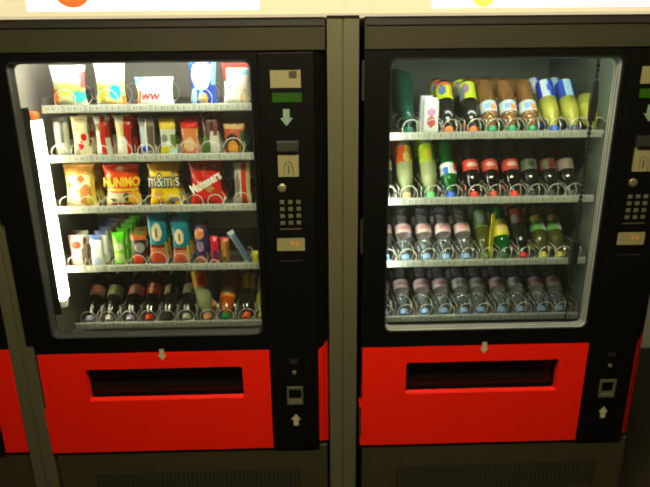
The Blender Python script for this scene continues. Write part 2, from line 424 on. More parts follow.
ITEMS = [
    ('crisp_packet', 'L', 0, -0.786, 0.123, 0.14, 'c1', 1, 'white, green and orange crisp packet, leftmost'),
    ('crisp_packet', 'L', 0, -0.65, 0.107, 0.145, 'c2', 1, 'white-topped yellow crisp packet with teal spot'),
    ('crisp_packet', 'L', 0, -0.507, 0.134, 0.1, 'c3', 0, 'short white snack packet with red script lettering'),
    ('crisp_packet', 'L', 0, -0.346, 0.095, 0.148, 'c4', 1, 'blue and white crisp packet with gold spot'),
    ('crisp_packet', 'L', 0, -0.239, 0.092, 0.141, 'c5', 1, 'cream snack packet with red top corner, rightmost'),
    ('snack_pack', 'L', 1, -0.828, 0.057, 0.138, 's1', 1, 'grey clear-wrapped snack pack, leftmost'),
    ('snack_pack', 'L', 1, -0.762, 0.063, 0.14, 's2', 1, 'cream snack pack with two red dots'),
    ('snack_pack', 'L', 1, -0.69, 0.054, 0.14, 's3', 1, 'white snack pack with a narrow red stripe'),
    ('snack_pack', 'L', 1, -0.618, 0.064, 0.139, 's4', 1, 'cream snack pack with broad red right half'),
    ('snack_pack', 'L', 1, -0.544, 0.057, 0.131, 's5', 1, 'clear snack pack with pale blue label'),
    ('snack_pack', 'L', 1, -0.475, 0.06, 0.13, 's6', 1, 'white snack pack with yellow top and bottom'),
    ('snack_pack', 'L', 1, -0.402, 0.065, 0.126, 's7', 1, 'orange snack pack with bright red top band'),
    ('snack_pack', 'L', 1, -0.332, 0.064, 0.145, 's8', 1, 'dark maroon snack pack with green lower corner'),
    ('snack_pack', 'L', 1, -0.252, 0.074, 0.108, 's9', 1, 'orange snack pack with round gold picture, rightmost'),
    ('candy_bag', 'L', 2, -0.793, 0.116, 0.152, 'b1', 1, 'cream and yellow snack bag, leftmost'),
    ('candy_bag', 'L', 2, -0.648, 0.127, 0.15, 'b2', 0, 'orange-red snack bag with yellow lettering'),
    ('candy_bag', 'L', 2, -0.503, 0.113, 0.151, 'b3', 1, 'yellow candy bag with white lettering'),
    ('candy_bag', 'L', 2, -0.359, 0.118, 0.156, 'b4', 1, 'red candy bag with slanting white lettering'),
    ('candy_bag', 'L', 2, -0.234, 0.062, 0.151, 'b5', 0, 'narrow white and red candy bag, rightmost'),
    ('snack_bar', 'L', 3, -0.83, 0.057, 0.119, 'm1', 1, 'white and pink snack bar, leftmost'),
    ('snack_bar', 'L', 3, -0.758, 0.053, 0.118, 'm2', 4, 'white and pale blue snack bar'),
    ('snack_bar', 'L', 3, -0.678, 0.05, 0.127, 'm3', 4, 'bright green snack bar'),
    ('snack_bar', 'L', 3, -0.61, 0.057, 0.13, 'm4', 1, 'dark snack bar with orange top'),
    ('snack_bar', 'L', 3, -0.541, 0.068, 0.191, 'm5', 1, 'teal snack bar, left one of two'),
    ('snack_bar', 'L', 3, -0.462, 0.061, 0.164, 'm6', 3, 'teal snack bar, right one of two'),
    ('snack_bar', 'L', 3, -0.392, 0.043, 0.144, 'm7', 1, 'narrow dark blue and orange snack bar'),
    ('snack_bar', 'L', 3, -0.344, 0.032, 0.106, 'm8', 0, 'bright pinkish red snack bar'),
    ('snack_bar', 'L', 3, -0.307, 0.036, 0.102, 'm9', 0, 'brown and gold snack bar beside the red'),
    ('snack_stick', 'L', 3, -0.231, 0.022, 0.138, 'm10', 0, 'slim blue-grey wrapped stick leaning left'),
    ('snack_bar', 'L', 3, -0.199, 0.022, 0.055, 'm11', 0, 'small yellow packet, far right'),
    ('drink_bottle', 'L', 4, -0.817, 0.058, 0.154, 'd1', 1, 'cola bottle with pinkish label, leftmost'),
    ('drink_bottle', 'L', 4, -0.748, 0.059, 0.153, 'd2', 1, 'dark bottle with pale green label'),
    ('drink_bottle', 'L', 4, -0.67, 0.059, 0.151, 'd1b', 1, 'cola bottle with pinkish label, third from left'),
    ('drink_bottle', 'L', 4, -0.601, 0.058, 0.15, 'd3', 1, 'cola bottle with orange-red label and orange cap'),
    ('drink_bottle', 'L', 4, -0.534, 0.059, 0.149, 'd4', 1, 'dark bottle with small cream label, dark cap'),
    ('drink_bottle', 'L', 4, -0.464, 0.059, 0.147, 'd5', 1, 'dark bottle with cream label and white cap'),
    ('drink_bottle', 'L', 4, -0.383, 0.059, 0.146, 'd6', 1, 'juice bottle with peach cap, leaning sideways'),
    ('drink_bottle', 'L', 4, -0.32, 0.059, 0.144, 'd7', 1, 'orange drink bottle with green cap'),
    ('drink_bottle', 'L', 4, -0.243, 0.06, 0.143, 'd8', 1, 'dark bottle with yellow label and orange cap'),
    ('drink_bottle', 'L', 4, -0.184, 0.059, 0.141, 'd9', 1, 'pale yellow bottle, far right'),
    ('drink_bottle', 'R', 0, 0.332, 0.061, 0.171, 'g1', 2, 'green glass bottle, leftmost'),
    ('drink_bottle', 'R', 0, 0.468, 0.061, 0.17, 'e1', 1, 'yellow-labelled dark bottle, left one of two'),
    ('drink_bottle', 'R', 0, 0.55, 0.061, 0.169, 'e2', 1, 'yellow-labelled dark bottle, right one of two'),
    ('drink_bottle', 'R', 0, 0.614, 0.062, 0.168, 'f1', 2, 'orange bottle with green cap, leftmost of three'),
    ('drink_bottle', 'R', 0, 0.682, 0.061, 0.167, 'f1', 2, 'orange bottle with green cap, middle of three'),
    ('drink_bottle', 'R', 0, 0.751, 0.062, 0.166, 'f1', 2, 'orange bottle with green cap, rightmost of three'),
    ('drink_bottle', 'R', 0, 0.827, 0.062, 0.166, 'h1', 1, 'yellow drink bottle with bright blue label'),
    ('drink_bottle', 'R', 0, 0.896, 0.062, 0.165, 'h2', 1, 'yellow drink bottle with pale blue label'),
    ('drink_bottle', 'R', 0, 0.958, 0.062, 0.164, 'h3', 0, 'dull yellow bottle beside the black chain'),
    ('drink_bottle', 'R', 0, 1.023, 0.062, 0.163, 'h4', 1, 'yellow bottle with dark blue label, far right'),
    ('drink_carton', 'R', 0, 0.406, 0.054, 0.132, 'k1', 1, 'slim white carton with pink picture'),
    ('drink_bottle', 'R', 1, 0.258, 0.063, 0.205, 'd5', 0, 'dark bottle cut off by window edge, leftmost'),
    ('drink_bottle', 'R', 1, 0.332, 0.064, 0.204, 'j1', 1, 'juice bottle with orange label and peach cap'),
    ('drink_bottle', 'R', 1, 0.416, 0.063, 0.203, 'j2', 1, 'bottle with yellow-green label and green cap'),
    ('drink_bottle', 'R', 1, 0.487, 0.064, 0.202, 'j3', 1, 'green soda bottle with blue cap'),
    ('drink_bottle', 'R', 1, 0.568, 0.064, 0.201, 'q1', 1, 'red-labelled cola bottle, leftmost of three'),
    ('drink_bottle', 'R', 1, 0.636, 0.063, 0.2, 'q2', 1, 'red-labelled cola bottle, middle of three'),
    ('drink_bottle', 'R', 1, 0.71, 0.064, 0.199, 'q1', 1, 'red-labelled cola bottle, rightmost of three'),
    ('drink_bottle', 'R', 1, 0.777, 0.064, 0.198, 'q3', 0, 'dark bottle with grey-green label'),
    ('drink_bottle', 'R', 1, 0.845, 0.064, 0.197, 'q4', 0, 'dark bottle with dull dark red label'),
    ('drink_bottle', 'R', 1, 0.909, 0.064, 0.196, 'q5', 0, 'dark bottle with pale pinkish label, rightmost'),
    ('water_bottle', 'R', 2, 0.264, 0.065, 0.18, 'w1', 1, 'clear water bottle, leftmost'),
    ('water_bottle', 'R', 2, 0.336, 0.066, 0.179, 'w1', 1, 'clear water bottle, second from left'),
    ('water_bottle', 'R', 2, 0.412, 0.065, 0.178, 'w1', 1, 'clear water bottle, third from left'),
    ('water_bottle', 'R', 2, 0.482, 0.066, 0.176, 'w1', 1, 'clear water bottle, fourth from left'),
    ('water_bottle', 'R', 2, 0.555, 0.066, 0.175, 'w1', 1, 'clear water bottle, fifth from left'),
    ('drink_bottle', 'R', 2, 0.628, 0.066, 0.174, 'y1', 1, 'green-tinted bottle left of the yellow card'),
    ('drink_bottle', 'R', 2, 0.697, 0.066, 0.173, 'y2', 1, 'yellow-labelled green bottle right of the yellow card'),
    ('drink_bottle', 'R', 2, 0.764, 0.067, 0.172, 'y3', 1, 'dark bottle with orange-red label, red cap'),
    ('drink_bottle', 'R', 2, 0.837, 0.066, 0.17, 'y4', 1, 'olive bottle with yellow cap, left of two'),
    ('drink_bottle', 'R', 2, 0.896, 0.066, 0.169, 'y4', 1, 'olive bottle with yellow cap, right of two'),
    ('drink_bottle', 'R', 2, 1.018, 0.066, 0.167, 'y5', 0, 'dim yellow-green bottle behind the chain, rightmost'),
    ('water_bottle', 'R', 3, 0.26, 0.067, 0.18, 'w1', 1, 'clear water bottle, leftmost'),
    ('water_bottle', 'R', 3, 0.336, 0.067, 0.179, 'w1', 1, 'clear water bottle, second from left'),
    ('water_bottle', 'R', 3, 0.414, 0.067, 0.177, 'w1', 1, 'clear water bottle, third from left'),
    ('water_bottle', 'R', 3, 0.486, 0.068, 0.176, 'w1', 1, 'clear water bottle, fourth from left'),
    ('water_bottle', 'R', 3, 0.561, 0.068, 0.175, 'w2', 1, 'clear water bottle, fifth from left'),
    ('water_bottle', 'R', 3, 0.626, 0.068, 0.173, 'w2', 1, 'clear water bottle, sixth from left'),
    ('water_bottle', 'R', 3, 0.705, 0.068, 0.172, 'w1', 1, 'clear water bottle, seventh from left'),
    ('water_bottle', 'R', 3, 0.773, 0.068, 0.17, 'w2', 1, 'clear water bottle, eighth from left'),
    ('water_bottle', 'R', 3, 0.853, 0.068, 0.169, 'w1', 1, 'clear water bottle, ninth from left'),
    ('water_bottle', 'R', 3, 0.922, 0.069, 0.167, 'w1', 1, 'clear water bottle, tenth from left'),
    ('water_bottle', 'R', 3, 1.014, 0.069, 0.166, 'w1', 1, 'clear water bottle, rightmost'),
]

# ------------------------------------------------------------------ products
def hit(spec, u, v):
    c = spec[0]
    for s in spec[1:]:
        if s[0] == 'b' and s[1] <= v <= s[2]: c = s[3]
        elif s[0] == 's' and s[1] <= u <= s[2] and s[3] <= v <= s[4]: c = s[5]
        elif s[0] == 'e' and ((u-s[1])/s[3])**2+((v-s[2])/s[4])**2 <= 1: c = s[5]
    return c
def paint(me, fn):
    at = me.color_attributes.new('print', 'FLOAT_COLOR', 'CORNER')
    for p in me.polygons:
        c = (*lin(fn(p.center)), 1)
        for li in p.loop_indices: at.data[li].color = c
    return me

W_ = (250, 248, 240); CR = (240, 225, 180); YE = (250, 200, 20); OR = (240, 110, 25); RD = (215, 25, 15); GR = (70, 150, 50)
DG = (30, 80, 35); TE = (10, 125, 145); BL = (35, 80, 190); LB = (150, 200, 235); BR = (110, 55, 25); MR = (75, 18, 25); DK = (30, 26, 24); PK = (225, 150, 150); GY = (150, 150, 148)
BAG = {
 'c1': [(190, 190, 140), ('b', .62, 1, (225, 232, 222)), ('e', .35, .85, .3, .12, W_), ('s', .85, 1, .5, .85, (215, 90, 90)), ('e', .55, .45, .35, .14, (190, 200, 90)), ('e', .12, .3, .16, .18, OR), ('e', .8, .3, .16, .13, (60, 180, 170)), ('b', 0, .12, (240, 220, 200)), ('s', 0, .3, 0, .14, OR)],
 'c2': [(225, 225, 130), ('b', .6, 1, W_), ('e', .7, .38, .17, .17, (40, 185, 185)), ('e', .3, .35, .14, .2, (170, 170, 60)), ('b', 0, .16, (245, 200, 110)), ('s', .88, 1, .0, .3, OR), ('s', 0, .3, 0, .12, LB)],
 'c3': [W_, ('s', 0, 1, .86, 1, (225, 240, 245)), ('s', 0, .22, .8, 1, (110, 195, 230)), ('s', .72, 1, .5, 1, (245, 240, 205)), ('e', .08, .3, .10, .28, (225, 215, 90)), ('b', 0, .12, (240, 220, 150)), ('e', .55, .82, .12, .06, (225, 190, 170))],
 'c4': [BL, ('e', .48, .72, .34, .34, W_), ('s', .8, 1, .5, 1, (120, 190, 240)), ('e', .2, .25, .1, .2, (160, 215, 245)), ('e', .52, .2, .17, .14, (235, 180, 70)), ('e', .7, .88, .12, .06, (230, 180, 140)), ('e', .3, .7, .1, .12, (200, 225, 190)), ('s', .42, .52, .0, .5, LB)],
 'c5': [(250, 242, 222), ('b', .9, 1, (220, 70, 60)), ('s', 0, .22, .6, 1, (225, 60, 50)), ('s', .35, 1, .72, .87, (150, 210, 225)), ('e', .85, .2, .18, .22, (225, 200, 150)), ('e', .35, .45, .12, .04, (160, 160, 170))],
 's1': [(170, 168, 160), ('s', .2, .4, 0, 1, (235, 232, 222)), ('s', .55, .75, .4, 1, (95, 95, 95)), ('b', .9, 1, (120, 120, 118))],
 's2': [(240, 226, 180), ('s', .12, .42, .1, .7, (150, 150, 142)), ('e', .68, .52, .15, .09, RD), ('e', .5, .33, .15, .09, RD), ('e', .3, .74, .12, .07, (150, 180, 110)), ('b', 0, .07, (215, 150, 90)), ('s', .88, 1, .3, 1, (120, 110, 100))],
 's3': [(205, 200, 192), ('s', .4, .7, 0, 1, (200, 40, 25)), ('s', 0, .4, 0, .4, W_), ('s', .7, 1, .5, .9, (150, 30, 20)), ('e', .25, .75, .2, .1, (130, 110, 80))],
 's4': [(225, 205, 150), ('s', .5, 1, 0, 1, (185, 30, 20)), ('e', .4, .3, .28, .25, (240, 238, 232)), ('e', .75, .25, .14, .18, (235, 50, 30)), ('s', .0, .5, .82, 1, (225, 215, 180)), ('s', .85, 1, 0, .7, (90, 30, 20))],
 's5': [(160, 152, 145), ('s', .15, .5, .1, .8, (200, 205, 225)), ('e', .4, .25, .2, .1, BL), ('s', .6, .9, .2, .9, (105, 85, 75)), ('s', .45, .55, 0, 1, W_)],
 's6': [(215, 215, 210), ('b', .74, 1, (235, 200, 60)), ('b', 0, .3, (235, 225, 40)), ('s', .6, 1, 0, .22, (200, 230, 235)), ('s', .7, 1, .25, .6, (110, 130, 60)), ('e', .35, .5, .2, .1, (140, 140, 130))],
 's7': [(225, 130, 75), ('b', .78, 1, RD), ('e', .5, .35, .28, .2, (235, 190, 150)), ('s', 0, .2, 0, .5, OR), ('s', .85, 1, .3, .75, (210, 180, 110))],
 's8': [MR, ('s', .5, .95, 0, .6, (225, 215, 210)), ('e', .25, .25, .28, .25, (70, 120, 50)), ('s', .35, .55, .5, 1, (100, 80, 75)), ('s', .7, .9, .5, 1, (130, 70, 60))],
 's9': [(200, 90, 55), ('s', .8, 1, 0, .8, (60, 110, 60)), ('e', .42, .38, .34, .34, (60, 40, 25)), ('e', .45, .3, .24, .22, (225, 150, 50)), ('b', .88, 1, (210, 170, 120))],
 'b1': [(248, 240, 190), ('b', .78, 1, (235, 175, 90)), ('e', .72, .3, .2, .26, (200, 130, 70)), ('e', .6, .68, .1, .09, (225, 110, 60)), ('e', .25, .55, .07, .05, (110, 160, 70)), ('s', .86, 1, 0, .9, (240, 205, 70)), ('e', .6, .85, .12, .06, (225, 130, 70)), ('e', .78, .2, .09, .12, (200, 190, 60)), ('e', .48, .4, .06, .05, (190, 170, 90))],
 'b2': [(235, 75, 15), ('b', .82, 1, (235, 60, 15)), ('b', .40, .46, (240, 190, 60)), ('b', .06, .36, (205, 190, 150)), ('e', .2, .24, .2, .13, (220, 215, 195)), ('e', .28, .2, .1, .05, (80, 100, 45)), ('e', .62, .26, .08, .1, (80, 100, 50)), ('e', .82, .24, .16, .15, (240, 180, 30)), ('e', .45, .08, .3, .07, (225, 80, 25)), ('e', .48, .92, .09, .05, (250, 190, 120))],
 'b3': [(250, 205, 15), ('b', .88, 1, (235, 170, 15)), ('e', .33, .33, .16, .08, (215, 160, 60)), ('e', .78, .18, .16, .06, (120, 130, 150)), ('e', .72, .1, .07, .05, (160, 50, 30)), ('e', .35, .16, .08, .09, (235, 130, 20))],
 'b4': [(218, 28, 12), ('e', .62, .40, .14, .06, (190, 140, 80)), ('e', .5, .86, .06, .04, (215, 110, 30)), ('e', .3, .9, .05, .03, (190, 80, 20)), ('e', .75, .9, .05, .03, (200, 90, 30)), ('e', .75, .3, .1, .12, (185, 60, 25))],
 'b5': [(215, 210, 195), ('s', .45, .75, 0, 1, (215, 50, 20)), ('s', .75, 1, .1, 1, (235, 215, 150)), ('e', .25, .5, .12, .3, (120, 110, 90))],
 'm1': [(240, 230, 222), ('e', .55, .72, .3, .13, (190, 70, 45)), ('s', .0, .22, 0, 1, (220, 150, 140)), ('s', .8, 1, 0, .6, (170, 120, 90))],
 'm2': [(232, 232, 235), ('e', .5, .2, .3, .12, (170, 190, 225)), ('b', .88, 1, (80, 110, 180)), ('s', .86, 1, 0, 1, (200, 190, 150)), ('e', .5, .72, .3, .12, (235, 240, 250))],
 'm3': [(120, 200, 60), ('b', .8, 1, (90, 210, 30)), ('e', .5, .6, .26, .11, (235, 232, 200)), ('e', .45, .28, .3, .16, (190, 225, 120)), ('s', .84, 1, 0, 1, (70, 150, 30))],
 'm4': [(60, 40, 30), ('b', .76, 1, (215, 105, 40)), ('e', .55, .55, .32, .14, (165, 165, 165)), ('e', .4, .2, .34, .17, (220, 70, 30)), ('b', .9, 1, (120, 110, 40))],
 'm5': [TE, ('b', 0, .42, (205, 110, 70)), ('e', .47, .66, .27, .17, (245, 228, 190)), ('s', .42, .50, .58, .74, BR), ('b', .36, .44, (110, 50, 25)), ('e', .5, .18, .36, .12, (230, 80, 45)), ('b', 0, .06, BL), ('s', .85, 1, .2, .45, (150, 170, 50))],
 'm6': [TE, ('b', 0, .42, (215, 130, 80)), ('e', .45, .66, .27, .17, (245, 228, 190)), ('s', .42, .50, .58, .74, BR), ('b', .36, .44, (130, 60, 30)), ('e', .45, .2, .32, .13, (235, 100, 60)), ('b', 0, .08, (40, 140, 190)), ('s', .85, 1, .2, .45, (190, 180, 60))],
 'm7': [(40, 42, 95), ('e', .45, .82, .4, .14, (225, 140, 80)), ('e', .5, .5, .28, .14, (160, 130, 150)), ('e', .5, .15, .4, .12, (195, 110, 70))],
 'm8': [(220, 30, 55), ('e', .6, .35, .3, .2, (90, 40, 90)), ('b', 0, .1, (190, 100, 70))],
 'm9': [(150, 90, 40), ('s', .3, .6, .1, .9, (190, 150, 60)), ('b', .86, 1, (200, 50, 35)), ('e', .4, .25, .2, .1, (60, 90, 60))],
 'm10': [(85, 103, 128), ('s', .0, .35, 0, 1, (130, 148, 168)), ('b', .9, 1, (200, 210, 220))],
 'm11': [(225, 210, 50)],
}
THICK = {'crisp_packet': .030, 'snack_pack': .017, 'candy_bag': .024, 'snack_bar': .010, 'snack_stick': .007}
FILM = wrapper()
BLK = mat('dark_brown_print', (45, 25, 15), .5); WHT = mat('white_print', (248, 244, 235), .45); YEL = mat('yellow_print', (252, 205, 40), .45); REDP = mat('red_print', (215, 60, 70), .45)
def bag_y(u, v, th):
    a = max(0., 1-(2*u-1)**2)**.55; b = max(0., 1-abs(2*v-1)**5)**.8
    return th*a*b*(1+.10*math.sin(7*u+9*v)*math.sin(5*v-4*u))
def film_bag(name, w, h, th, style):
    e = empty(name)
    nu, nv = 22, 30
    mb = MB(); G = {}
    for s in (0, 1):
        for j in range(nv+1):
            for i in range(nu+1):
                u, v = i/nu, j/nv
                ww = w*(1-.13*math.sin(PI*min(1, v*1.02))**.7)*(1+.012*math.sin(11*v))
                y = bag_y(u, (v-.05)/.9 if .05 < v < .95 else 0, th)
                if v <= .05 or v >= .95: y = .0009+.0007*(i % 2)
                zz = h*v
                if j in (0, nv): zz += (.0022 if i % 2 else 0)*(1 if j else -1)+(.002 if j == 0 else 0)
                G[s, i, j] = len(mb.v); mb.v.append(((u-.5)*ww, y if s else -y, zz))
        for j in range(nv):
            for i in range(nu):
                q = (G[s, i, j], G[s, i+1, j], G[s, i+1, j+1], G[s, i, j+1])
                mb.f.append(q if s == 0 else q[::-1])
    for j in range(nv):
        for i in (0, nu): mb.f.append((G[0, i, j], G[0, i, j+1], G[1, i, j+1], G[1, i, j]))
    for i in range(nu):
        for j in (0, nv): mb.f.append((G[0, i, j], G[1, i, j], G[1, i+1, j], G[0, i+1, j]))
    me = bpy.data.meshes.new('wrapper'); me.from_pydata(mb.v, [], mb.f)
    bm = bmesh.new(); bm.from_mesh(me); bmesh.ops.recalc_face_normals(bm, faces=bm.faces); bm.to_mesh(me); bm.free()
    for p in me.polygons: p.use_smooth = True
    me.materials.append(FILM)
    paint(me, lambda c: hit(BAG[style], c.x/w+.5, c.z/h))
    o = bpy.data.objects.new('wrapper', me); COL.objects.link(o); o.parent = e
    def fn(cx, cz, rot=0.):
        ca, sa = math.cos(rot), math.sin(rot)
        def f(x, z, d):
            X, Z = cx*w+x*ca-z*sa, cz*h+x*sa+z*ca
            u, v = X/w+.5, Z/h
            return (X, -bag_y(min(.98, max(.02, u)), min(.94, max(.06, (v-.05)/.9)), th)*1.02-.0016+d, Z)
        return f
    if style == 'b3':
        text_obj('lettering', 'm&m\'s', h*.30, BLK, e, lambda x, z, d, f=fn(0, .62): f(x*.86, z*1.4, d), offset=.0034)
        text_obj('lettering', 'm&m\'s', h*.30, WHT, e, lambda x, z, d, f=fn(0, .62): tuple(Vector(f(x*.86, z*1.4, d))+Vector((0, -.0014, 0))), offset=-.0002)
    if style == 'b4':
        text_obj('lettering', 'Maltesers', h*.17, WHT, e, lambda x, z, d, f=fn(-.01, .54, .5): f(x*1.12, z*1.7, d), offset=.0009)
    if style == 'b2':
        text_obj('lettering', 'NUNIMO', h*.20, YEL, e, lambda x, z, d, f=fn(0, .60): f(x, z*1.4, d), offset=.0013)
    if style == 'c3':
        text_obj('lettering', 'Jww', h*.42, REDP, e, fn(-.12, .42, .0), offset=.0008, shear=.2)
    return e

# bottles: the local z axis runs from the cap (0) to the foot of the bottle
BODY = {
 'cola': mat('cola_filled_plastic', (22, 12, 9), .12, 0, .7),
 'dark': mat('dark_plastic', (26, 24, 20), .12, 0, .7),
 'water': glassy('clear_plastic', (226, 232, 234), .88, .10, (200, 206, 210)),
 'clear': glassy('cloudy_juice', (205, 215, 185), .50, .08, (185, 190, 140)),
 'green': glassy('green_plastic', (30, 150, 70), .45, .06, (15, 120, 45)),
 'teal': glassy('teal_glass', (95, 190, 155), .84, .04, (60, 150, 125)),
 'orange': glassy('orange_soda', (232, 190, 130), .66, .06, (200, 145, 85)),
 'orange2': glassy('strong_orange_soda', (225, 110, 30), .35, .06, (215, 95, 20)),
 'yellow': glassy('yellow_soda', (225, 222, 120), .45, .06, (210, 205, 85)),
 'olive': glassy('olive_tea', (120, 125, 55), .50, .06, (105, 105, 45)),
}
BOT = {  # body, cap colour, label z range, label print, length
 'd1': ('cola', (175, 172, 205), .105, .150, [(200, 130, 105), ('b', 0, .3, (150, 100, 85))], .205),
 'd1b': ('cola', (185, 182, 212), .105, .150, [(205, 130, 105), ('s', .5, .9, .1, .5, (150, 160, 170))], .205),
 'd2': ('dark', (190, 190, 180), .105, .150, [(170, 180, 130), ('s', .6, 1, 0, 1, (120, 135, 80))], .205),
 'd3': ('cola', (240, 80, 20), .105, .155, [(225, 80, 30), ('s', .25, .5, 0, 1, (235, 215, 190))], .205),
 'd4': ('dark', (40, 50, 35), .105, .145, [(205, 200, 165), ('s', .5, 1, 0, 1, (60, 58, 48))], .205),
 'd5': ('dark', (205, 205, 185), .105, .150, [(200, 195, 165), ('s', .6, 1, 0, .5, (150, 145, 120))], .205),
 'd6': ('clear', (240, 150, 90), .125, .195, [(235, 115, 25), ('s', .1, .4, .0, 1, (240, 205, 60)), ('e', .7, .3, .2, .3, RD)], .215),
 'd7': ('orange2', (30, 150, 60), .085, .135, [(235, 125, 30), ('e', .5, .5, .3, .3, (215, 190, 160))], .215),
 'd8': ('dark', (240, 105, 30), .120, .195, [(230, 200, 45), ('s', .5, .7, 0, 1, (170, 140, 40))], .215),
 'd9': ('yellow', (200, 190, 60), .110, .180, [(215, 205, 100)], .205),
 'g1': ('teal', (25, 90, 70), .10, .101, [(30, 120, 95)], .255),
 'e1': ('dark', (235, 110, 40), .130, .200, [(215, 220, 40), ('e', .3, .5, .2, .3, (110, 130, 180)), ('b', .85, 1, (225, 110, 60)), ('s', .75, 1, .2, .7, (225, 170, 60))], .215),
 'e2': ('dark', (225, 110, 45), .130, .200, [(210, 218, 50), ('e', .3, .6, .22, .3, (170, 130, 160)), ('s', .0, .2, .0, .7, (130, 140, 160))], .215),
 'f1': ('orange', (25, 145, 85), .075, .118, [(190, 196, 196), ('e', .4, .45, .25, .3, (120, 160, 215)), ('e', .65, .35, .18, .25, (230, 130, 50))], .215),
 'h1': ('yellow', (40, 80, 200), .135, .205, [(35, 70, 190), ('s', .12, .5, .0, 1, (215, 222, 230)), ('e', .55, .5, .12, .4, (70, 110, 210))], .215),
 'h2': ('yellow', (70, 75, 120), .135, .205, [(60, 95, 195), ('s', .3, .7, .0, 1, (180, 215, 235))], .215),
 'h3': ('yellow', (120, 115, 50), .06, .061, [(150, 145, 60)], .150),
 'h4': ('yellow', (35, 60, 150), .135, .205, [(30, 60, 150), ('s', .0, .25, .0, .5, (190, 215, 190))], .215),
 'j1': ('clear', (235, 190, 140), .135, .200, [(240, 95, 25), ('s', .55, 1, 0, 1, (240, 185, 45)), ('e', .6, .3, .2, .3, (245, 225, 120))], .225),
 'j2': ('clear', (90, 205, 110), .135, .205, [(190, 220, 40), ('e', .5, .4, .3, .3, (240, 225, 60)), ('s', .75, 1, 0, 1, (120, 195, 50))], .225),
 'j3': ('green', (30, 90, 205), .085, .128, [(225, 230, 235), ('s', .1, .4, 0, .6, (50, 100, 200)), ('s', .7, 1, .3, 1, (200, 60, 60))], .225),
 'q1': ('cola', (225, 45, 30), .098, .140, [(205, 70, 60), ('e', .5, .5, .3, .25, (225, 180, 170))], .215),
 'q2': ('cola', (195, 70, 35), .098, .140, [(205, 80, 65), ('e', .45, .5, .25, .2, (225, 170, 160))], .215),
 'q3': ('dark', (30, 32, 28), .098, .140, [(95, 105, 85), ('e', .5, .5, .2, .3, (50, 60, 48))], .215),
 'q4': ('dark', (35, 34, 30), .098, .140, [(110, 48, 38), ('e', .2, .5, .15, .4, (90, 100, 80))], .215),
 'q5': ('dark', (95, 92, 85), .098, .140, [(145, 128, 118)], .215),
 'w1': ('water', (140, 175, 220), .102, .138, [(235, 200, 200), ('e', .5, .5, .3, .25, (225, 150, 155))], .215),
 'w2': ('water', (140, 175, 220), .102, .138, [(215, 212, 205), ('e', .5, .5, .3, .25, (180, 178, 172))], .215),
 'y1': ('olive', (90, 120, 40), .12, .19, [(120, 150, 90), ('e', .4, .5, .2, .3, (170, 185, 190))], .205),
 'y2': ('green', (35, 90, 45), .085, .150, [(225, 210, 70), ('e', .5, .4, .3, .25, (225, 195, 120))], .215),
 'y3': ('dark', (215, 35, 35), .130, .195, [(190, 85, 35), ('e', .25, .3, .2, .3, (170, 160, 145))], .215),
 'y4': ('olive', (215, 205, 60), .105, .165, [(95, 155, 75), ('e', .3, .8, .25, .25, (225, 190, 60)), ('s', .6, 1, .0, .5, (190, 195, 205))], .215),
 'y5': ('olive', (170, 165, 60), .105, .165, [(100, 110, 50)], .205),
}
_mesh = {}
def bottle(name, style):
    body, capc, a, b, spec, L = BOT[style]
    e = empty(name); R_ = .0292; k = L/.215
    if (body, L) not in _mesh:
        pr = [(.0105, .012), (.0125, .021), (.0150, .0215), (.0150, .0235), (.0128, .025), (.0140, .033), (.0205, .048), (.0262, .064), (R_-.001, .080),
              (R_-.0006, .090), (R_-.0010, .098), (R_-.0006, .106), (R_-.0006, .142), (R_-.0018, .147), (R_-.0004, .152), (R_-.0018, .160), (R_-.0004, .168), (R_-.0016, .180), (R_-.0004, .196), (R_-.003, .206), (.022, .213), (.016, .214), (.008, .209)]
        if L > .25: pr = [(r*(.8 if z < .12 else 1), z*1.0) for r, z in pr]
        _mesh[body, L] = MB().lathe([(r, z*k) for r, z in pr], 22).mesh('bottle_body', BODY[body], True)
    def add(n, me):
        o = bpy.data.objects.new(n, me); COL.objects.link(o); o.parent = e; return o
    add('bottle_body', _mesh[body, L])
    key = ('cap', capc)
    if key not in _mesh:
        mb = MB(); seg = 30
        mb.loops([[((r+(.0005 if i % 2 else 0))*math.cos(2*PI*i/seg), (r+(.0005 if i % 2 else 0))*math.sin(2*PI*i/seg), z) for i in range(seg)] for r, z in ((.0128, 0), (.0142, .0015), (.0146, .016), (.0150, .020))])
        mb.f.append(tuple(range(seg-1, -1, -1))); mb.f.append(tuple(range(3*seg, 4*seg)))
        _mesh[key] = mb.mesh('cap', mat('cap_%d_%d_%d' % capc, capc, .4), False)
    add('cap', _mesh[key])
    if b-a > .005:
        key = ('label', style)
        if key not in _mesh:
            seg, n = 28, 10
            mb = MB().loops([[(R_*math.cos(2*PI*i/seg), R_*math.sin(2*PI*i/seg), a+(b-a)*j/n) for i in range(seg)] for j in range(n+1)])
            mb.loops([[((R_-.0012)*math.cos(2*PI*i/seg), (R_-.0012)*math.sin(2*PI*i/seg), z) for i in range(seg)] for z in (a, b)])
            me = mb.mesh('label', FILM, True)
            paint(me, lambda c: hit(spec, c.x/R_/2+.5, (c.z-a)/(b-a)))
            _mesh[key] = me
        add('label', _mesh[key])
    return e
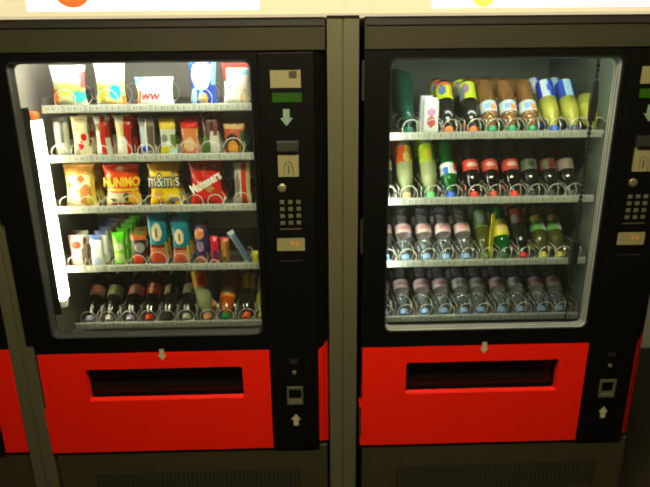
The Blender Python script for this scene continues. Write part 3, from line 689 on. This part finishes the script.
def carton(name):
    e = empty(name); w, h, t = .047, .120, .030
    def rect(z):
        k = 1 if z < h*.93 else .93; a, c_ = w/2*k, t/2*k; n = 10
        return [(-a+2*a*i/n, -c_, z) for i in range(n)]+[(a, -c_+2*c_*i/n, z) for i in range(n)]+[(a-2*a*i/n, c_, z) for i in range(n)]+[(-a, c_-2*c_*i/n, z) for i in range(n)]
    mb = MB().loops([rect(h*j/24) for j in range(25)])
    mb.f.append(tuple(range(39, -1, -1))); mb.f.append(tuple(range(24*40, 25*40)))
    me = mb.mesh('carton_body', None)
    me.materials.append(FILM)
    paint(me, lambda c: hit([(222, 220, 224), ('e', .5, .42, .3, .16, (205, 90, 95)), ('e', .5, .68, .3, .1, (205, 150, 200)), ('b', .0, .16, (190, 205, 180))], c.x/w+.5, c.z/h))
    o = bpy.data.objects.new('carton_body', me); COL.objects.link(o); o.parent = e
    MB().box(-w/2*.88, w/2*.88, -.004, .004, h, h+.008).build('top_fold', mat('carton_white', (225, 224, 228), .5), e)
    return e

SHELF = {('L', 0): 'top shelf, left machine', ('L', 1): 'second shelf, left machine', ('L', 2): 'third shelf, left machine', ('L', 3): 'fourth shelf, left machine', ('L', 4): 'bottom shelf, left machine',
         ('R', 0): 'top shelf, right machine', ('R', 1): 'second shelf, right machine', ('R', 2): 'third shelf, right machine', ('R', 3): 'bottom shelf, right machine'}
TILT = {('L', 4): 30, ('R', 0): 46, ('R', 1): 50, ('R', 2): 44, ('R', 3): 38}
PITCH = {'crisp_packet': .10, 'snack_pack': .075, 'candy_bag': .085, 'snack_bar': .055, 'snack_stick': .05, 'drink_bottle': .105, 'water_bottle': .105, 'drink_carton': .08}
CATS = {'crisp_packet': 'crisps', 'snack_pack': 'snack', 'candy_bag': 'candy', 'snack_bar': 'snack bar', 'snack_stick': 'snack', 'drink_bottle': 'bottle', 'water_bottle': 'water bottle', 'drink_carton': 'carton'}
coilsL = [[] for _ in ROWL]; coilsR = [[] for _ in ROWR]
for kind, side, row, x, w, h, style, nb, phrase in ITEMS:
    if side == 'R': x += .006
    zt = (ROWL if side == 'L' else ROWR)[row]-.009
    grp = '%s on the %s' % ({'crisp_packet': 'crisp packets', 'snack_pack': 'snack packs', 'candy_bag': 'candy bags', 'snack_bar': 'snack bars', 'snack_stick': 'snack sticks', 'drink_bottle': 'drink bottles', 'water_bottle': 'water bottles', 'drink_carton': 'cartons'}[kind], SHELF[side, row].replace(', ', ' of the '))
    wet = kind in ('drink_bottle', 'water_bottle')
    if wet:
        e = bottle(kind, style); t = math.radians(TILT[side, row])
        e.rotation_euler = (-(PI/2-t), 0, 0)
        if style == 'd6': e.rotation_euler = (-(PI/2-math.radians(48)), -.34, 0)
        e.location = (x, .124, zt+.0150*math.cos(t)+.0004)
        cl = (x+.004, .0300, 3.0, .105)
    elif kind == 'drink_carton':
        e = carton(kind); e.location = (x, .150, zt+.0003); cl = (x, .030, 3.0, .105)
    else:
        th = THICK[kind]
        if style == 'm11': w, h = .03, .05
        if style == 'm10': w = .025
        e = film_bag(kind, w*.98, h, th, style)
        lean = {'crisp_packet': .07, 'candy_bag': .10, 'snack_pack': .06, 'snack_bar': .05, 'snack_stick': .05}[kind]
        e.rotation_euler = (-lean, 0, random.uniform(-.06, .06))
        e.location = (x, .124+th, zt+.0012)
        cl = (x, min(.034, w*.46), 4.0 if kind != 'snack_bar' else 6.0, PITCH[kind])
        if style == 'm10': e.rotation_euler = (-.05, -.50, .1); e.location.x = x+.012; e.location.z += .006
    tag(e, '%s, %s' % (phrase, SHELF[side, row]), CATS[kind], grp)
    for k in range(nb if kind != 'crisp_packet' else 0):
        c = copy_tree(e); c.location = e.location+Vector((0, PITCH[kind]*(k+1), 0))
        if k == 0: c['label'] = '%s %s, %s' % ('next behind', phrase, SHELF[side, row])
        else: c['label'] = '%s behind %s, %s' % (['', 'third', 'fourth', 'fifth'][k], phrase, SHELF[side, row])
    cs = (coilsL if side == 'L' else coilsR)[row]
    if kind == 'candy_bag' and w > .08 : cs += [(x-.034, .026, 4, .085), (x+.034, .026, 4, .085)]
    elif style not in ('m9', 'm11'): cs.append(cl)

machine(0, 'L', ROWL, coilsL, 'black and red snack vending machine with brightly lit window, left of the pair', -.160)
machine(1.145, 'R', ROWR, coilsR, 'black and red drinks vending machine with dimmer window, right of the pair', -.160)

# yellow card standing between two bottles
c = MB().box(-.017, .017, -.0012, .0012, 0, .175).build('shelf_card', YCARD, None, bevel=.0005, loc=(.655, .150, .9935))
c.rotation_euler = (0, 0, .9); tag(c, 'bright yellow upright card between two bottles on the third shelf, right machine', 'card')

# chain with its weight hanging inside the right window
e = tag(empty('cable_chain', (.921, .060, .70)), 'black hanging link chain inside the right edge of the right window', 'chain')
mb = MB(); z = .36
while z < .99:
    mb.box(-.0045, .0045, -.004, .004, z, z+.010); mb.box(-.002, .002, -.002, .002, z+.010, z+.0165); z += .0165
mb.build('links', CHAINM, e)
MB().box(-.013, .013, -.010, .010, .305, .385).build('lower_clamp', CHAINM, e, bevel=.003)
MB().prism([(-.010, .80), (.010, .80), (.013, .86), (.006, .93), (-.006, .93), (-.012, .86)], -.007, .007).build('upper_clamp', CHAINM, e, bevel=.002)
MB().box(-.002, .002, -.002, .002, .06, .31).build('lower_rod', CHAINM, e)

# sliver of a third machine beyond the left pillar
T = tag(empty('vending_machine', (-1.30, 0, 0)), 'edge of a third black and red vending machine, far left of the photo', 'vending machine')
MB().box(-.72, .235, .034, .74, .05, 1.825).build('cabinet', BLACK, T)
MB().box(-.72, .152, -.002, .033, .312, 1.726).build('payment_panel', BLACK, T, bevel=.003)
MB().box(-.72, .235, .004, .033, 1.730, 1.825).build('header_panel', HEADER, T)
MB().box(.154, .237, .001, .033, .748, 1.726).build('black_side_strip', BLACK, T)
MB().box(.154, .237, .000, .033, .318, .744).build('red_side_strip', RED, T, bevel=.003)
MB().box(-.72, .235, .010, .034, 0, .308).build('kick_plate', BASE, T)

# ------------------------------------------------------------------ light outside the machines
e = tag(empty('added_ceiling_lamp', (.1, -1.2, 2.66)), 'added unseen tube lamp on the corridor ceiling for the machine fronts', 'lamp')  # lamp out of view, added to light the outside of the machines
MB().box(-.75, .75, -.10, .10, .01, .04).build('housing', WHITEP, e, bevel=.004)
MB().box(-.72, .72, -.08, .08, -.02, .01).build('diffuser', mat('added_lamp_glow', (255, 240, 200), .4, emit=(1, .93, .62), es=CEIL), e, bevel=.004)
w = bpy.data.worlds.new('dim_air'); SC.world = w; w.use_nodes = True
w.node_tree.nodes['Background'].inputs[0].default_value = (.5, .45, .35, 1); w.node_tree.nodes['Background'].inputs[1].default_value = .02

# ------------------------------------------------------------------ camera
cd = bpy.data.cameras.new('camera'); cam = bpy.data.objects.new('camera', cd); COL.objects.link(cam); SC.camera = cam
r = Vector((.99956519, -.02795563, -.0093764)); u = Vector((.01773899, .3161172, .94855429)); f = Vector((.0235534, .94830818, -.31647565))
cam.matrix_world = Matrix(((r.x, u.x, -f.x, 0), (r.y, u.y, -f.y, -1.9), (r.z, u.z, -f.z, 1.75), (0, 0, 0, 1)))
cd.sensor_width = 36; cd.lens = 600/650*36; cd.clip_start = .05
cd.dof.use_dof = True; cd.dof.focus_distance = 1.2; cd.dof.aperture_fstop = 5.0
vs = SC.view_settings; vs.view_transform = 'Standard'; vs.look = 'None'; vs.gamma = 1; vs.exposure = 0; vs.use_curve_mapping = False
